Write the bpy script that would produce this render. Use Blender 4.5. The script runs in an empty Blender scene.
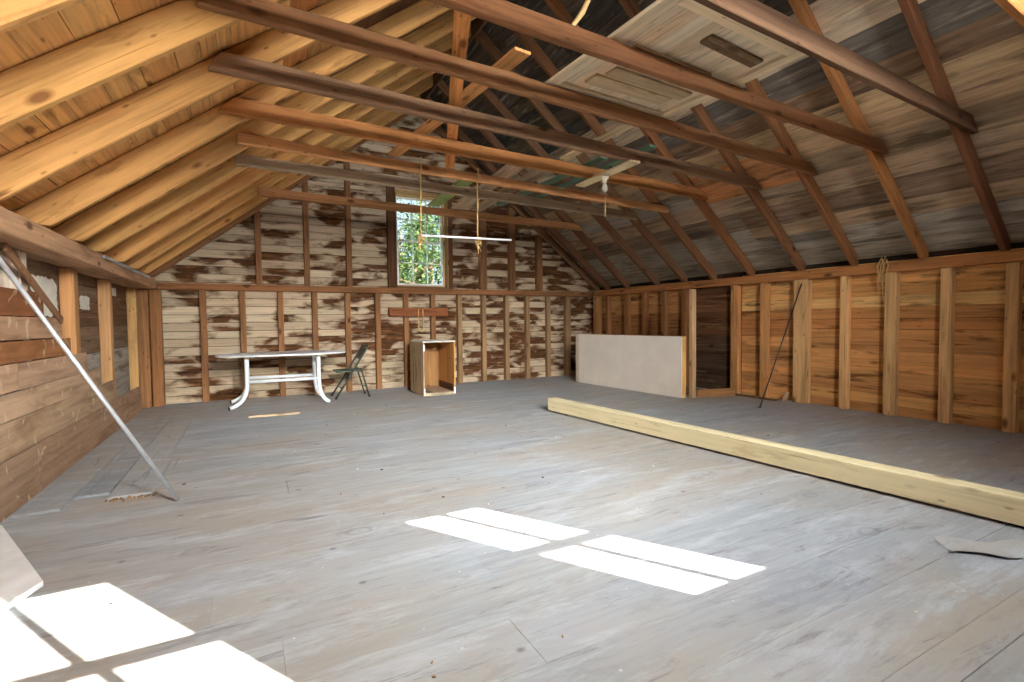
import bpy, bmesh, math, random
from mathutils import Vector, Matrix, noise
rng = random.Random(7)
scene = bpy.context.scene
COL = scene.collection
V = Vector

# ------------------------------------------------------------------ colours
def lin(c):
    c = c / 255.0
    return c / 12.92 if c <= 0.04045 else ((c + 0.055) / 1.055) ** 2.4
def rgb(r, g, b): return (lin(r), lin(g), lin(b))
def mixc(a, b, t): return tuple(x + (y - x) * t for x, y in zip(a, b))
def vary(c, v=0.12, h=0.04):
    k = 1 + rng.uniform(-v, v)
    return (c[0] * k * (1 + rng.uniform(-h, h)), c[1] * k, c[2] * k * (1 + rng.uniform(-h, h)))

# ------------------------------------------------------------------ node helpers
class NT:
    def __init__(self, name):
        self.m = bpy.data.materials.new(name); self.m.use_nodes = True
        self.t = self.m.node_tree; self.n = self.t.nodes; self.l = self.t.links
        self.b = self.n['Principled BSDF']
    def node(self, typ, **kw):
        n = self.n.new(typ)
        for k, v in kw.items(): setattr(n, k, v)
        return n
    def put(self, sock, v):
        if hasattr(v, 'links'): self.l.new(v, sock)
        elif isinstance(v, tuple) and len(v) == 3 and sock.type == 'RGBA': sock.default_value = (*v, 1)
        else: sock.default_value = v
    def math(self, op, a, b=0.0, clamp=False):
        n = self.node('ShaderNodeMath', operation=op, use_clamp=clamp); self.put(n.inputs[0], a); self.put(n.inputs[1], b); return n.outputs[0]
    def vscale(self, vec, s):
        n = self.node('ShaderNodeVectorMath', operation='MULTIPLY'); self.put(n.inputs[0], vec); n.inputs[1].default_value = s; return n.outputs[0]
    def noise(self, vec, scale=1.0, detail=4.0, rough=0.55, dist=0.0):
        n = self.node('ShaderNodeTexNoise'); self.put(n.inputs['Vector'], vec)
        n.inputs['Scale'].default_value = scale; n.inputs['Detail'].default_value = detail
        n.inputs['Roughness'].default_value = rough; n.inputs['Distortion'].default_value = dist
        return n.outputs[0]
    def voro(self, vec, scale=1.0):
        n = self.node('ShaderNodeTexVoronoi'); self.put(n.inputs['Vector'], vec); n.inputs['Scale'].default_value = scale; return n.outputs['Distance']
    def ramp(self, fac, stops, interp='LINEAR'):
        n = self.node('ShaderNodeValToRGB'); n.color_ramp.interpolation = interp; e = n.color_ramp.elements
        while len(e) < len(stops): e.new(0.5)
        for x, (p, c) in zip(e, stops):
            x.position = p; x.color = (*c, 1) if isinstance(c, tuple) else (c, c, c, 1)
        self.put(n.inputs[0], fac); return n.outputs[0]
    def mix(self, fac, a, b, mode='MIX'):
        n = self.node('ShaderNodeMix', data_type='RGBA', blend_type=mode); n.clamp_factor = True
        self.put(n.inputs[0], fac); self.put(n.inputs[6], a); self.put(n.inputs[7], b); return n.outputs[2]
    def uv(self): return self.node('ShaderNodeUVMap', uv_map='UVMap').outputs[0]
    def obj(self): return self.node('ShaderNodeTexCoord').outputs['Object']
    def tint(self): return self.node('ShaderNodeAttribute', attribute_name='tint').outputs['Color']
    def bump(self, h, strength=0.3, dist=0.01):
        n = self.node('ShaderNodeBump'); self.put(n.inputs['Height'], h)
        n.inputs['Strength'].default_value = strength; n.inputs['Distance'].default_value = dist
        self.l.new(n.outputs[0], self.b.inputs['Normal'])
    def done(self, col, rough=0.8, spec=0.3, metal=0.0):
        self.put(self.b.inputs['Base Color'], col); self.put(self.b.inputs['Roughness'], rough)
        self.b.inputs['Specular IOR Level'].default_value = spec; self.b.inputs['Metallic'].default_value = metal
        return self.m

def wood(name, lo=0.62, hi=1.3, stain=0.0, stain_col=(0.03, 0.02, 0.012), stain_uv=(1.0, 5.0, 1.0), stain_at=0.56, pale=0.0, pale_col=(0.6, 0.55, 0.45), knots=0.7, rough=0.82, spec=0.2, bump=0.35, grain=(1.1, 26.0, 1.0), sat=0.9, crack=0.5):
    """boards and timbers: the piece's own tint, streaked along its length, with knots, stains and pale fibres"""
    t = NT(name); uv = t.uv(); tint = t.tint()
    g1 = t.noise(t.vscale(uv, grain), 1.0, 5.0, 0.6, 0.6)
    g2 = t.noise(t.vscale(uv, (0.7, 5.0, 1.0)), 1.0, 4.0, 0.6, 1.2)
    g = t.math('ADD', t.math('MULTIPLY', g1, 0.55), t.math('MULTIPLY', g2, 0.45))
    f = t.ramp(g, [(0.33, lo), (0.5, 1.0), (0.68, hi)])
    col = t.mix(1.0, tint, f, 'MULTIPLY')
    if stain > 0:
        s = t.noise(t.vscale(uv, stain_uv), 1.0, 5.0, 0.62, 0.4)
        m = t.ramp(s, [(stain_at, 0.0), (stain_at + 0.09, 1.0)])
        col = t.mix(t.math('MULTIPLY', m, stain), col, stain_col)
    if pale > 0:
        s = t.noise(t.vscale(uv, (1.6, 22.0, 1.0)), 1.0, 5.0, 0.7, 0.3)
        m = t.ramp(s, [(0.56, 0.0), (0.7, 1.0)])
        col = t.mix(t.math('MULTIPLY', m, pale), col, pale_col)
    if knots > 0:
        v = t.voro(t.vscale(uv, (2.0, 4.5, 1.0)), 1.0)
        m = t.ramp(v, [(0.07, 1.0), (0.15, 0.0)])
        col = t.mix(t.math('MULTIPLY', m, knots), col, t.mix(1.0, tint, (0.28, 0.2, 0.16), 'MULTIPLY'))
    sv = t.voro(t.vscale(uv, (5.0, 13.0, 1.0)), 1.0)
    col = t.mix(t.math('MULTIPLY', t.ramp(sv, [(0.06, 1.0), (0.13, 0.0)]), knots * 0.75), col, t.mix(1.0, tint, (0.3, 0.22, 0.17), 'MULTIPLY'))
    ck = t.noise(t.vscale(uv, (1.0, 55.0, 1.0)), 1.0, 3.0, 0.6, 0.3)
    cm = t.ramp(ck, [(0.62, 0.0), (0.68, 1.0)])
    col = t.mix(t.math('MULTIPLY', cm, crack), col, t.mix(1.0, tint, (0.3, 0.25, 0.22), 'MULTIPLY'))
    h = t.node('ShaderNodeHueSaturation'); h.inputs['Saturation'].default_value = sat; t.put(h.inputs['Color'], col); col = h.outputs[0]
    t.bump(g, bump, 0.006)
    return t.done(col, rough, spec)

M = {}
M['fresh'] = wood('fresh_pine', 0.6, 1.28, sat=0.98, stain=0.55, stain_col=rgb(112, 66, 28), stain_uv=(1.3, 6, 1), stain_at=0.57, knots=0.9)
M['timber'] = wood('old_timber', 0.55, 1.36, sat=0.96, stain=0.35, stain_col=rgb(58, 34, 18), stain_uv=(1.2, 8, 1), stain_at=0.58, knots=0.9)
M['weathered'] = wood('weathered_sheathing', 0.55, 1.5, stain=0.6, stain_col=rgb(62, 50, 40), stain_uv=(0.8, 7, 1), stain_at=0.53, pale=0.55, pale_col=rgb(206, 190, 162), knots=0.5, bump=0.6, grain=(1.3, 20, 1))
M['orange'] = wood('amber_sheathing', 0.58, 1.3, sat=0.97, stain=0.7, stain_col=rgb(74, 36, 14), stain_uv=(1.2, 8, 1), stain_at=0.55, pale=0.18, pale_col=rgb(225, 190, 140), knots=0.7)
M['grey_wood'] = wood('greyed_boards', 0.6, 1.3, stain=0.6, stain_col=rgb(70, 44, 26), stain_uv=(1.0, 6, 1), stain_at=0.55, pale=0.35, pale_col=rgb(190, 180, 165), knots=0.5)
M['pale_wood'] = wood('pale_weathered_boards', 0.75, 1.2, stain=0.45, stain_col=rgb(130, 98, 68), stain_uv=(1.2, 7, 1), stain_at=0.58, pale=0.3, pale_col=rgb(240, 228, 205), knots=0.6, sat=0.95)
M['lumber'] = wood('new_lumber', 0.85, 1.1, stain=0.3, stain_col=rgb(150, 120, 70), stain_uv=(1.5, 9, 1), stain_at=0.58, knots=0.7, grain=(0.9, 40, 1))

def limewash():
    t = NT('limewashed_boards'); uv = t.uv(); tint = t.tint(); ob = t.obj()
    sx = t.node('ShaderNodeSeparateXYZ'); t.put(sx.inputs[0], ob)
    g1 = t.noise(t.vscale(uv, (1.6, 40, 1)), 1.0, 5, 0.6, 0.4)
    base = t.mix(1.0, tint, t.ramp(g1, [(0.3, 0.72), (0.5, 1.0), (0.7, 1.15)]), 'MULTIPLY')
    a = t.noise(t.vscale(uv, (1.8, 3.8, 1)), 1.0, 4, 0.5, 0.3)
    b = t.noise(t.vscale(ob, (0.8, 0.8, 1.1)), 1.0, 2, 0.5, 0.0)
    # more bare wood towards the right end of the wall
    xr = t.math('MULTIPLY', sx.outputs[0], 0.012)
    s = t.math('ADD', t.math('ADD', t.math('MULTIPLY', a, 0.85), t.math('MULTIPLY', b, 0.25)), xr)
    m = t.ramp(s, [(0.55, 0.0), (0.635, 1.0)])
    br = t.ramp(t.noise(t.vscale(uv, (3, 24, 1)), 1.0, 4, 0.6, 0.5), [(0.3, rgb(52, 32, 20)), (0.55, rgb(94, 60, 36)), (0.75, rgb(140, 96, 58))])
    col = t.mix(m, base, br)
    d = t.noise(t.vscale(uv, (5, 30, 1)), 1.0, 5, 0.7, 0.2)
    col = t.mix(t.ramp(d, [(0.6, 0.0), (0.72, 0.7)]), col, rgb(110, 78, 50))
    t.bump(t.math('ADD', g1, t.math('MULTIPLY', m, -0.6)), 0.4, 0.006)
    return t.done(col, 0.88, 0.15)
M['limewash'] = limewash()

def floor_mat():
    t = NT('worn_grey_floor'); uv = t.uv(); tint = t.tint(); ob = t.obj()
    g1 = t.noise(t.vscale(uv, (1.3, 26, 1)), 1.0, 6, 0.65, 0.9)
    g2 = t.noise(t.vscale(ob, (0.45, 0.9, 1)), 1.0, 5, 0.6, 0.3)
    g3 = t.noise(t.vscale(ob, (1.1, 5.0, 1)), 1.0, 8, 0.75, 0.4)
    g5 = t.noise(t.vscale(ob, (3.5, 10.0, 1)), 1.0, 7, 0.75, 0.3)
    col = t.mix(1.0, tint, t.ramp(g1, [(0.3, 0.84), (0.5, 1.0), (0.7, 1.08)]), 'MULTIPLY')
    col = t.mix(t.ramp(g2, [(0.40, 0.0), (0.62, 0.85)]), col, rgb(162, 152, 138))
    col = t.mix(t.ramp(g3, [(0.50, 0.0), (0.64, 0.75)]), col, rgb(182, 187, 193))
    col = t.mix(t.ramp(g5, [(0.54, 0.0), (0.66, 0.55)]), col, rgb(138, 136, 134))
    g4 = t.noise(t.vscale(uv, (1.6, 14, 1)), 1.0, 7, 0.75, 0.7)
    col = t.mix(t.ramp(g4, [(0.57, 0.0), (0.68, 0.8)]), col, rgb(112, 112, 114))
    rings = t.voro(t.vscale(ob, (1.5, 2.1, 1)), 1.0)
    rw_ = t.math('MULTIPLY', t.math('ADD', t.math('SINE', t.math('MULTIPLY', t.math('ADD', rings, t.math('MULTIPLY', g3, 0.25)), 85.0)), 1.0), 0.5)
    near = t.ramp(rings, [(0.10, 1.0), (0.22, 0.0)])
    col = t.mix(t.math('MULTIPLY', t.math('MULTIPLY', rw_, near), 0.3), col, rgb(96, 94, 96))
    sp = t.voro(t.vscale(ob, (3.3, 4.2, 1)), 1.0)
    col = t.mix(t.ramp(sp, [(0.02, 0.7), (0.08, 0.0)]), col, rgb(84, 82, 84))
    dots = t.voro(t.vscale(ob, (8, 8, 1)), 1.0)
    col = t.mix(t.ramp(dots, [(0.03, 0.6), (0.06, 0.0)]), col, rgb(215, 215, 212))
    t.bump(t.math('ADD', g1, g3), 0.25, 0.004)
    return t.done(col, t.ramp(g3, [(0.3, 0.5), (0.7, 0.68)]), 0.3)
M['floor'] = floor_mat()

def plain(name, c, rough=0.5, spec=0.4, metal=0.0, var=0.12, scale=6.0, bump=0.08, wear=None, wear_at=0.62):
    t = NT(name); ob = t.obj()
    n = t.noise(ob, scale, 5, 0.6, 0.3)
    col = t.mix(1.0, c, t.ramp(n, [(0.3, 1 - var), (0.7, 1 + var)]), 'MULTIPLY')
    if wear:
        w = t.noise(ob, scale * 2.3, 6, 0.7, 0.5)
        col = t.mix(t.ramp(w, [(wear_at, 0.0), (wear_at + 0.06, 0.9)]), col, wear)
    t.bump(n, bump, 0.004)
    return t.done(col, rough, spec, metal)
M['white_paint'] = plain('white_paint', rgb(228, 230, 232), 0.45, wear=rgb(150, 130, 100), wear_at=0.7)
M['white_metal'] = plain('white_enamel', rgb(226, 232, 238), 0.32, 0.5, wear=rgb(150, 120, 90), wear_at=0.72)
M['white_panel'] = plain('whitewashed_panel', rgb(232, 222, 210), 0.7, 0.2, var=0.06, scale=3.0)
M['paper'] = plain('torn_paper', rgb(226, 220, 208), 0.85, 0.1, var=0.1, scale=12)
M['green_metal'] = plain('dark_green_enamel', rgb(44, 62, 54), 0.4, 0.5, wear=rgb(110, 96, 78), wear_at=0.7)
M['green_paint'] = plain('faded_green_paint', rgb(104, 136, 112), 0.6, 0.3, wear=rgb(130, 112, 84), wear_at=0.66)
M['lime_paint'] = plain('pale_green_paint', rgb(160, 178, 108), 0.6, 0.3, var=0.1)
M['steel'] = plain('dull_steel', rgb(205, 209, 216), 0.38, 0.6, 0.6, var=0.15, scale=14)
M['dark_steel'] = plain('dark_steel', rgb(74, 70, 66), 0.5, 0.5, 0.7, var=0.2, scale=14)
M['rope'] = plain('hemp_rope', rgb(206, 170, 116), 0.9, 0.1, var=0.3, scale=60)
M['porcelain'] = plain('porcelain', rgb(222, 214, 192), 0.35, 0.5)
M['cap'] = plain('black_rubber', rgb(28, 28, 28), 0.7, 0.3)
M['dirt'] = plain('dry_dirt', rgb(120, 92, 62), 0.95, 0.1, var=0.3, scale=9)
M['backing'] = plain('building_paper', rgb(38, 30, 24), 0.95, 0.05)
M['shingle'] = plain('outer_shingles', rgb(110, 100, 92), 0.9, 0.1)
M['bark'] = plain('tree_bark', rgb(92, 76, 60), 0.9, 0.1, var=0.3, scale=8)
M['earth'] = plain('grassy_ground', rgb(92, 112, 60), 0.95, 0.1, var=0.35, scale=1.5)
def leaf_mat():
    t = NT('leaves'); tint = t.tint()
    m = t.done(tint, 0.55, 0.3)
    tr = t.node('ShaderNodeBsdfTranslucent'); t.put(tr.inputs[0], tint)
    mx = t.node('ShaderNodeMixShader'); mx.inputs[0].default_value = 0.35
    t.l.new(t.b.outputs[0], mx.inputs[1]); t.l.new(tr.outputs[0], mx.inputs[2])
    t.l.new(mx.outputs[0], t.n['Material Output'].inputs[0]); return m
M['leaf'] = leaf_mat()
def glass_mat():
    t = NT('window_glass')
    tr = t.node('ShaderNodeBsdfTransparent'); tr.inputs[0].default_value = (0.95, 0.97, 0.97, 1)
    gl = t.node('ShaderNodeBsdfGlossy'); gl.inputs['Roughness'].default_value = 0.02
    mx = t.node('ShaderNodeMixShader'); mx.inputs[0].default_value = 0.06
    t.l.new(tr.outputs[0], mx.inputs[1]); t.l.new(gl.outputs[0], mx.inputs[2])
    t.l.new(mx.outputs[0], t.n['Material Output'].inputs[0]); return t.m
M['glass'] = glass_mat()
def bulb_mat():
    t = NT('frosted_bulb'); m = t.done(rgb(236, 232, 220), 0.2, 0.5)
    t.b.inputs['Transmission Weight'].default_value = 0.5; return m
M['bulb'] = bulb_mat()

# ------------------------------------------------------------------ objects
def tag(o, label=None, cat=None, group=None, kind=None):
    if label: o['label'] = label
    if cat: o['category'] = cat
    if group: o['group'] = group
    if kind: o['kind'] = kind
    return o
def empty(name, loc, rz=0.0):
    o = bpy.data.objects.new(name, None); o.empty_display_size = 0.1
    o.location = loc; o.rotation_euler = (0, 0, rz); COL.objects.link(o); return o

class MB:
    """collects faces of one mesh, with uv in metres and a tint per piece"""
    def __init__(self): self.v = []; self.f = []; self.uv = []; self.ti = []; self.sm = []
    def face(self, idx, uvs, smooth=False): self.f.append(idx); self.uv.append(uvs); self.sm.append(smooth)
    def add(self, verts, tint):
        b = len(self.v); self.v += [tuple(p) for p in verts]; self.ti += [tint] * len(verts); return b
    def box8(self, c, tint, axis, off=None):
        """c: 8 corners (a0 b0 c0 d0 of one end, then of the other); axis = length direction"""
        b = self.add(c, tint); ou, ov = off or (rng.uniform(0, 50), rng.uniform(0, 50))
        c = [V(p) for p in c]; L = V(axis).normalized()
        for q in ((0, 1, 5, 4), (1, 2, 6, 5), (2, 3, 7, 6), (3, 0, 4, 7), (3, 2, 1, 0), (4, 5, 6, 7)):
            n = (c[q[1]] - c[q[0]]).cross(c[q[2]] - c[q[0]])
            if n.length < 1e-12: n = V((0, 0, 1))
            n.normalize(); w = n.cross(L)
            if w.length < 0.3:
                w = n.orthogonal().normalized(); u_ = n.cross(w)
                uvs = [(ou + c[i].dot(u_) * 0.3, ov + c[i].dot(w)) for i in q]
            else:
                w.normalize()
                if w.z < -0.01 or (abs(w.z) <= 0.01 and w.x + w.y < 0): w = -w
                uvs = [(ou + c[i].dot(L), ov + c[i].dot(w)) for i in q]
            self.face([b + i for i in q], uvs)
    def bar(self, p0, p1, side, up, w, h, tint, j=0.0):
        """box from p0 to p1 (middle of its ends); w along side, h along up"""
        p0, p1, s, u = V(p0), V(p1), V(side).normalized(), V(up).normalized()
        c = []
        for p in (p0, p1):
            dj = [rng.uniform(-j, j) for _ in range(4)]
            c += [p - s * w / 2 - u * (h / 2 + dj[0]), p + s * w / 2 - u * (h / 2 + dj[1]), p + s * w / 2 + u * (h / 2 + dj[2]), p - s * w / 2 + u * (h / 2 + dj[3])]
        self.box8(c, tint, p1 - p0)
    def tube(self, path, r, tint=(1, 1, 1), n=10, caps=True):
        path = [V(p) for p in path]; rr = r if isinstance(r, (list, tuple)) else [r] * len(path)
        rings = []; prev = None; s = 0.0
        for i, p in enumerate(path):
            d = (path[min(i + 1, len(path) - 1)] - path[max(i - 1, 0)])
            d = d.normalized() if d.length > 1e-9 else V((0, 0, 1))
            if prev is None: a = d.orthogonal().normalized()
            else:
                a = prev - d * prev.dot(d); a = a.normalized() if a.length > 1e-6 else d.orthogonal().normalized()
            prev = a; bb = d.cross(a)
            if i: s += (p - path[i - 1]).length
            vs = [p + (a * math.cos(2 * math.pi * k / n) + bb * math.sin(2 * math.pi * k / n)) * rr[i] for k in range(n)]
            rings.append((self.add(vs, tint), s))
        for (b0, s0), (b1, s1) in zip(rings, rings[1:]):
            for k in range(n):
                k2 = (k + 1) % n
                self.face([b0 + k, b0 + k2, b1 + k2, b1 + k], [(s0, k / n * .1), (s0, (k + 1) / n * .1), (s1, (k + 1) / n * .1), (s1, k / n * .1)], True)
        if caps:
            b0 = rings[0][0]; b1 = rings[-1][0]
            self.face([b0 + k for k in reversed(range(n))], [(0, 0)] * n); self.face([b1 + k for k in range(n)], [(0, 0)] * n)
    def lathe(self, prof, origin, tint=(1, 1, 1), n=20):
        rings = [self.add([V(origin) + V((r * math.cos(2 * math.pi * k / n), r * math.sin(2 * math.pi * k / n), z)) for k in range(n)], tint) for r, z in prof]
        for b0, b1 in zip(rings, rings[1:]):
            for k in range(n):
                k2 = (k + 1) % n
                self.face([b0 + k, b0 + k2, b1 + k2, b1 + k], [(0, 0)] * 4, True)
        self.face([rings[0] + k for k in reversed(range(n))], [(0, 0)] * n); self.face([rings[-1] + k for k in range(n)], [(0, 0)] * n)
    def prism(self, poly, z0, z1, tint, smooth=False, axis=(1, 0, 0)):
        n = len(poly); b = self.add([(x, y, z0) for x, y in poly] + [(x, y, z1) for x, y in poly], tint)
        o = rng.uniform(0, 40)
        self.face([b + i for i in reversed(range(n))], [(o + poly[i][0], o + poly[i][1]) for i in reversed(range(n))])
        self.face([b + n + i for i in range(n)], [(o + p[0], o + p[1]) for p in poly])
        for i in range(n):
            k = (i + 1) % n
            self.face([b + i, b + k, b + n + k, b + n + i], [(o, 0), (o + .1, 0), (o + .1, z1 - z0), (o, z1 - z0)], smooth)
    def build(self, name, mat, parent=None, bevel=0.0, recentre=None):
        me = bpy.data.meshes.new(name); org = V(recentre) if recentre is not None else V((0, 0, 0))
        me.from_pydata([tuple(V(p) - org) for p in self.v], [], self.f)
        uvl = me.uv_layers.new(name='UVMap'); flat = []
        for u in self.uv:
            for q in u: flat += [q[0], q[1]]
        uvl.data.foreach_set('uv', flat)
        at = me.color_attributes.new('tint', 'FLOAT_COLOR', 'POINT'); fl = []
        for c in self.ti: fl += [c[0], c[1], c[2], 1.0]
        at.data.foreach_set('color', fl)
        me.polygons.foreach_set('use_smooth', self.sm)
        if bevel > 0:
            bm = bmesh.new(); bm.from_mesh(me); bmesh.ops.recalc_face_normals(bm, faces=bm.faces)
            bmesh.ops.bevel(bm, geom=[e for e in bm.edges if e.is_manifold and e.calc_face_angle(0) > 0.5], offset=bevel, segments=1, affect='EDGES', clamp_overlap=True)
            bm.to_mesh(me); bm.free()
        else:
            bm = bmesh.new(); bm.from_mesh(me); bmesh.ops.recalc_face_normals(bm, faces=bm.faces); bm.to_mesh(me); bm.free()
        me.materials.append(M[mat] if isinstance(mat, str) else mat)
        o = bpy.data.objects.new(name, me); COL.objects.link(o)
        if parent is not None: o.parent = parent
        o.location = org; return o

def stick(name, p0, p1, side, up, w, h, tint, mat, bevel=0.005, n=1, jit=0.0, parent=None, cut=(0.0, 0.0)):
    """one timber: box with n lengthwise segments, a little waney if jit > 0"""
    p0, p1 = V(p0), V(p1); s, u = V(side).normalized(), V(up).normalized(); m = MB()
    off = (rng.uniform(0, 50), rng.uniform(0, 50)); L = p1 - p0; ln = L.length
    rows = []
    for i in range(n + 1):
        p = p0 + L * (i / n); tl = L.normalized() * (cut[0] if i == 0 else cut[1] if i == n else 0.0); k = [rng.uniform(-jit, jit) for _ in range(4)] if 0 < i < n else [0] * 4
        rows.append(m.add([p - s * (w / 2) - u * (h / 2 + k[0]), p + s * (w / 2) - u * (h / 2 + k[1]), p + s * (w / 2) + u * (h / 2 + k[2]) + tl, p - s * (w / 2) + u * (h / 2 + k[3]) + tl], tint))
    per = [0, w, w + h, 2 * w + h, 2 * w + 2 * h]
    for i in range(n):
        a, b = rows[i], rows[i + 1]; u0, u1 = off[0] + ln * i / n, off[0] + ln * (i + 1) / n
        for k in range(4):
            k2 = (k + 1) % 4
            m.face([a + k, a + k2, b + k2, b + k], [(u0, off[1] + per[k]), (u0, off[1] + per[k + 1]), (u1, off[1] + per[k + 1]), (u1, off[1] + per[k])])
    for b_, fl in ((rows[0], True), (rows[-1], False)):
        q = [(off[0], off[1]), (off[0] + .05, off[1] + w), (off[0] + .02, off[1] + w + h), (off[0], off[1] + h)]
        idx = [b_ + k for k in range(4)]
        m.face(idx[::-1] if fl else idx, q[::-1] if fl else q)
    return m.build(name, mat, parent, bevel, recentre=None if parent is not None else p0)

ORD = ['first', 'second', 'third', 'fourth', 'fifth', 'sixth', 'seventh', 'eighth', 'ninth', 'tenth', 'eleventh', 'twelfth', 'thirteenth', 'fourteenth', 'fifteenth']

# ------------------------------------------------------------------ dimensions (metres; x right, y into the room, z up)
XL, XR, YB, YF = -1.34, 6.588, 8.63, -0.40
SLOPE = 0.79
LN, RN = math.cos(math.atan(0.79)), math.cos(math.atan(0.785))
def zl(x): return 1.84 + 0.79 * (x + 1.19)          # underside of the left rafters
def zr(x): return 1.80 + 0.785 * (XR - x)           # underside of the right rafters
DL, DR = 0.18 / LN, 0.14 / RN                       # vertical depth of the rafters
XRIDGE = ((1.80 + 0.785 * XR + DR) - (1.84 + 0.79 * 1.19 + DL)) / (0.79 + 0.785)
ZRIDGE = zl(XRIDGE) + DL
SHL, SHR, SHB = -1.475, 6.69, 8.735                 # inner faces of the wall sheathing

# ---- floor
m = MB()
cuts = [YF, -0.1, 0.12, 0.4, 0.68, 0.80, 1.09, 1.38, 1.66, 1.95, 2.18, 2.42, 2.7, 3.05, 3.3, 3.62, 3.95, 4.2, 4.5, 4.8, 5.1, 5.42, 5.7, 6.0, 6.3, 6.62, 6.95, 7.25, 7.55, 7.85, 8.15, 8.45, SHB]
for y0, y1 in zip(cuts, cuts[1:]):
    x = SHL; first = True
    while x < SHR - 0.05:
        x1 = x + (rng.uniform(0.6, 2.6) if first else rng.uniform(2.0, 3.6)); first = False
        if 1.09 <= y0 < 1.3 and x < 2.39 < x1 + 0.5: x1 = 2.39
        if x1 > SHR - 0.8: x1 = SHR
        g = rng.choice([0.0012, 0.0012, 0.002, 0.004])
        t = vary(rgb(156, 160, 165), 0.06, 0.015)
        c = [(x, y0, -0.03), (x1 - g, y0, -0.03), (x1 - g, y0, 0), (x, y0, 0), (x, y1 - g, -0.03), (x1 - g, y1 - g, -0.03), (x1 - g, y1 - g, 0), (x, y1 - g, 0)]
        ou, ov = rng.uniform(0, 50), rng.uniform(0, 50); b = m.add(c, t)
        for q in ((0, 1, 2, 3), (1, 5, 6, 2), (5, 4, 7, 6), (4, 0, 3, 7), (3, 2, 6, 7), (1, 0, 4, 5)):
            m.face([b + i for i in q], [(ou + c[i][0], ov + c[i][1] + c[i][2]) for i in q])
        x = x1
m.bar((SHL, (YF + SHB) / 2, -0.06), (SHR, (YF + SHB) / 2, -0.06), (0, 1, 0), (0, 0, 1), SHB - YF, 0.05, rgb(60, 55, 50))
tag(m.build('floor', 'floor'), kind='structure')

# ---- wall sheathing
def board_rows(m, z_top, row, x0, x1, make, tintf, cutsf):
    z = -0.02; i = 0
    while z < z_top:
        h = row * rng.uniform(0.93, 1.07); make(m, z, min(z + h, z_top), i, tintf, cutsf); z += h; i += 1

# left wall: narrow boards behind the studs, then the wide lining nailed over the near studs
lw = MB(); z = -0.02
while z < 2.0:
    h = rng.uniform(0.13, 0.17); y = YF
    for y1 in (rng.uniform(3.2, 4.2), rng.uniform(5.5, 7.2), SHB + 0.02):
        far = y > 4.0
        t = vary(rgb(128, 100, 76) if z > 0.75 else rgb(170, 160, 148), 0.15)
        if z > 1.1 and far: t = vary(rgb(112, 76, 48), 0.15)
        lw.bar((SHL - 0.012, y, z + h / 2 - 0.002), (SHL - 0.012, y1 - 0.003, z + h / 2 - 0.002), (1, 0, 0), (0, 0, 1), 0.022, h - 0.005, t, 0.002); y = y1
    z += h
lw.bar((SHL - 0.05, YF - .1, 0.95), (SHL - 0.05, SHB + 0.05, 0.95), (1, 0, 0), (0, 0, 1), 0.05, 2.1, rgb(40, 32, 26))
wl = tag(lw.build('wall_left', 'grey_wood'), kind='structure')
lin_b = MB()
for z0, z1, ye, c in ((1.225, 1.40, 4.80, (150, 94, 58)), (1.07, 1.22, 5.16, (186, 146, 114)), (0.925, 1.062, 5.36, (166, 114, 74)), (0.745, 0.918, 5.8, (194, 156, 126)), (0.572, 0.738, 6.2, (198, 162, 132)), (0.345, 0.565, 6.72, (190, 156, 128)), (0.0, 0.338, 8.15, (164, 132, 106))):
    ym = rng.uniform(3.0, 4.7)
    for ya, yb in ((YF, ym), (ym + 0.004, ye)):
        lin_b.bar((XL - 0.012, ya, (z0 + z1) / 2), (XL - 0.012 + rng.uniform(0, .004), yb, (z0 + z1) / 2), (1, 0, 0), (0, 0, 1), 0.022, z1 - z0, vary(rgb(*c), 0.07), 0.003)
def scuffed():
    t = NT('scuffed_lining_boards'); uv = t.uv(); tint = t.tint()
    g1 = t.noise(t.vscale(uv, (1.1, 22, 1)), 1.0, 5, 0.6, 0.6)
    col = t.mix(1.0, tint, t.ramp(g1, [(0.33, 0.72), (0.5, 1.0), (0.7, 1.18)]), 'MULTIPLY')
    s = t.noise(t.vscale(uv, (1.0, 4, 1)), 1.0, 5, 0.6, 0.6)
    col = t.mix(t.ramp(s, [(0.5, 0.0), (0.64, 0.55)]), col, rgb(112, 72, 44))
    k = t.noise(t.vscale(uv, (9, 7, 1)), 1.0, 3, 0.5, 0.8)
    col = t.mix(t.ramp(k, [(0.62, 0.0), (0.7, 0.75)]), col, rgb(212, 186, 152))
    t.bump(g1, 0.4, 0.006)
    return t.done(col, 0.85, 0.2)
M['scuffed'] = scuffed()
lb = lin_b.build('lining_boards', 'scuffed', wl)

# right wall
rw = MB(); z = -0.02; i = 0
while z < 1.80:
    h = rng.uniform(0.115, 0.145); zc = z + h / 2
    for y0, y1 in ((YF, 4.08), (4.08, 5.06), (5.06, 6.0), (6.0, SHB + 0.02)):
        r = rng.random()
        if zc > 1.42: c = mixc(rgb(230, 174, 104), rgb(214, 154, 86), r)
        elif zc > 1.22: c = mixc(rgb(236, 190, 122), rgb(218, 160, 92), r)
        elif zc > 0.85: c = mixc(rgb(216, 154, 88), rgb(184, 122, 68), r)
        else: c = mixc(rgb(224, 166, 98), rgb(184, 126, 72), r)
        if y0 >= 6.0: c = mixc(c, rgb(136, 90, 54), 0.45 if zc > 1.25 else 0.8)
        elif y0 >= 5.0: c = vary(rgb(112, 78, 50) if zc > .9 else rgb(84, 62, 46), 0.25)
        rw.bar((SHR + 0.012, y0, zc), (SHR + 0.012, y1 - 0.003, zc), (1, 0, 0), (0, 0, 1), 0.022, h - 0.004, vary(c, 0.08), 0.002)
    z += h
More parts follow.
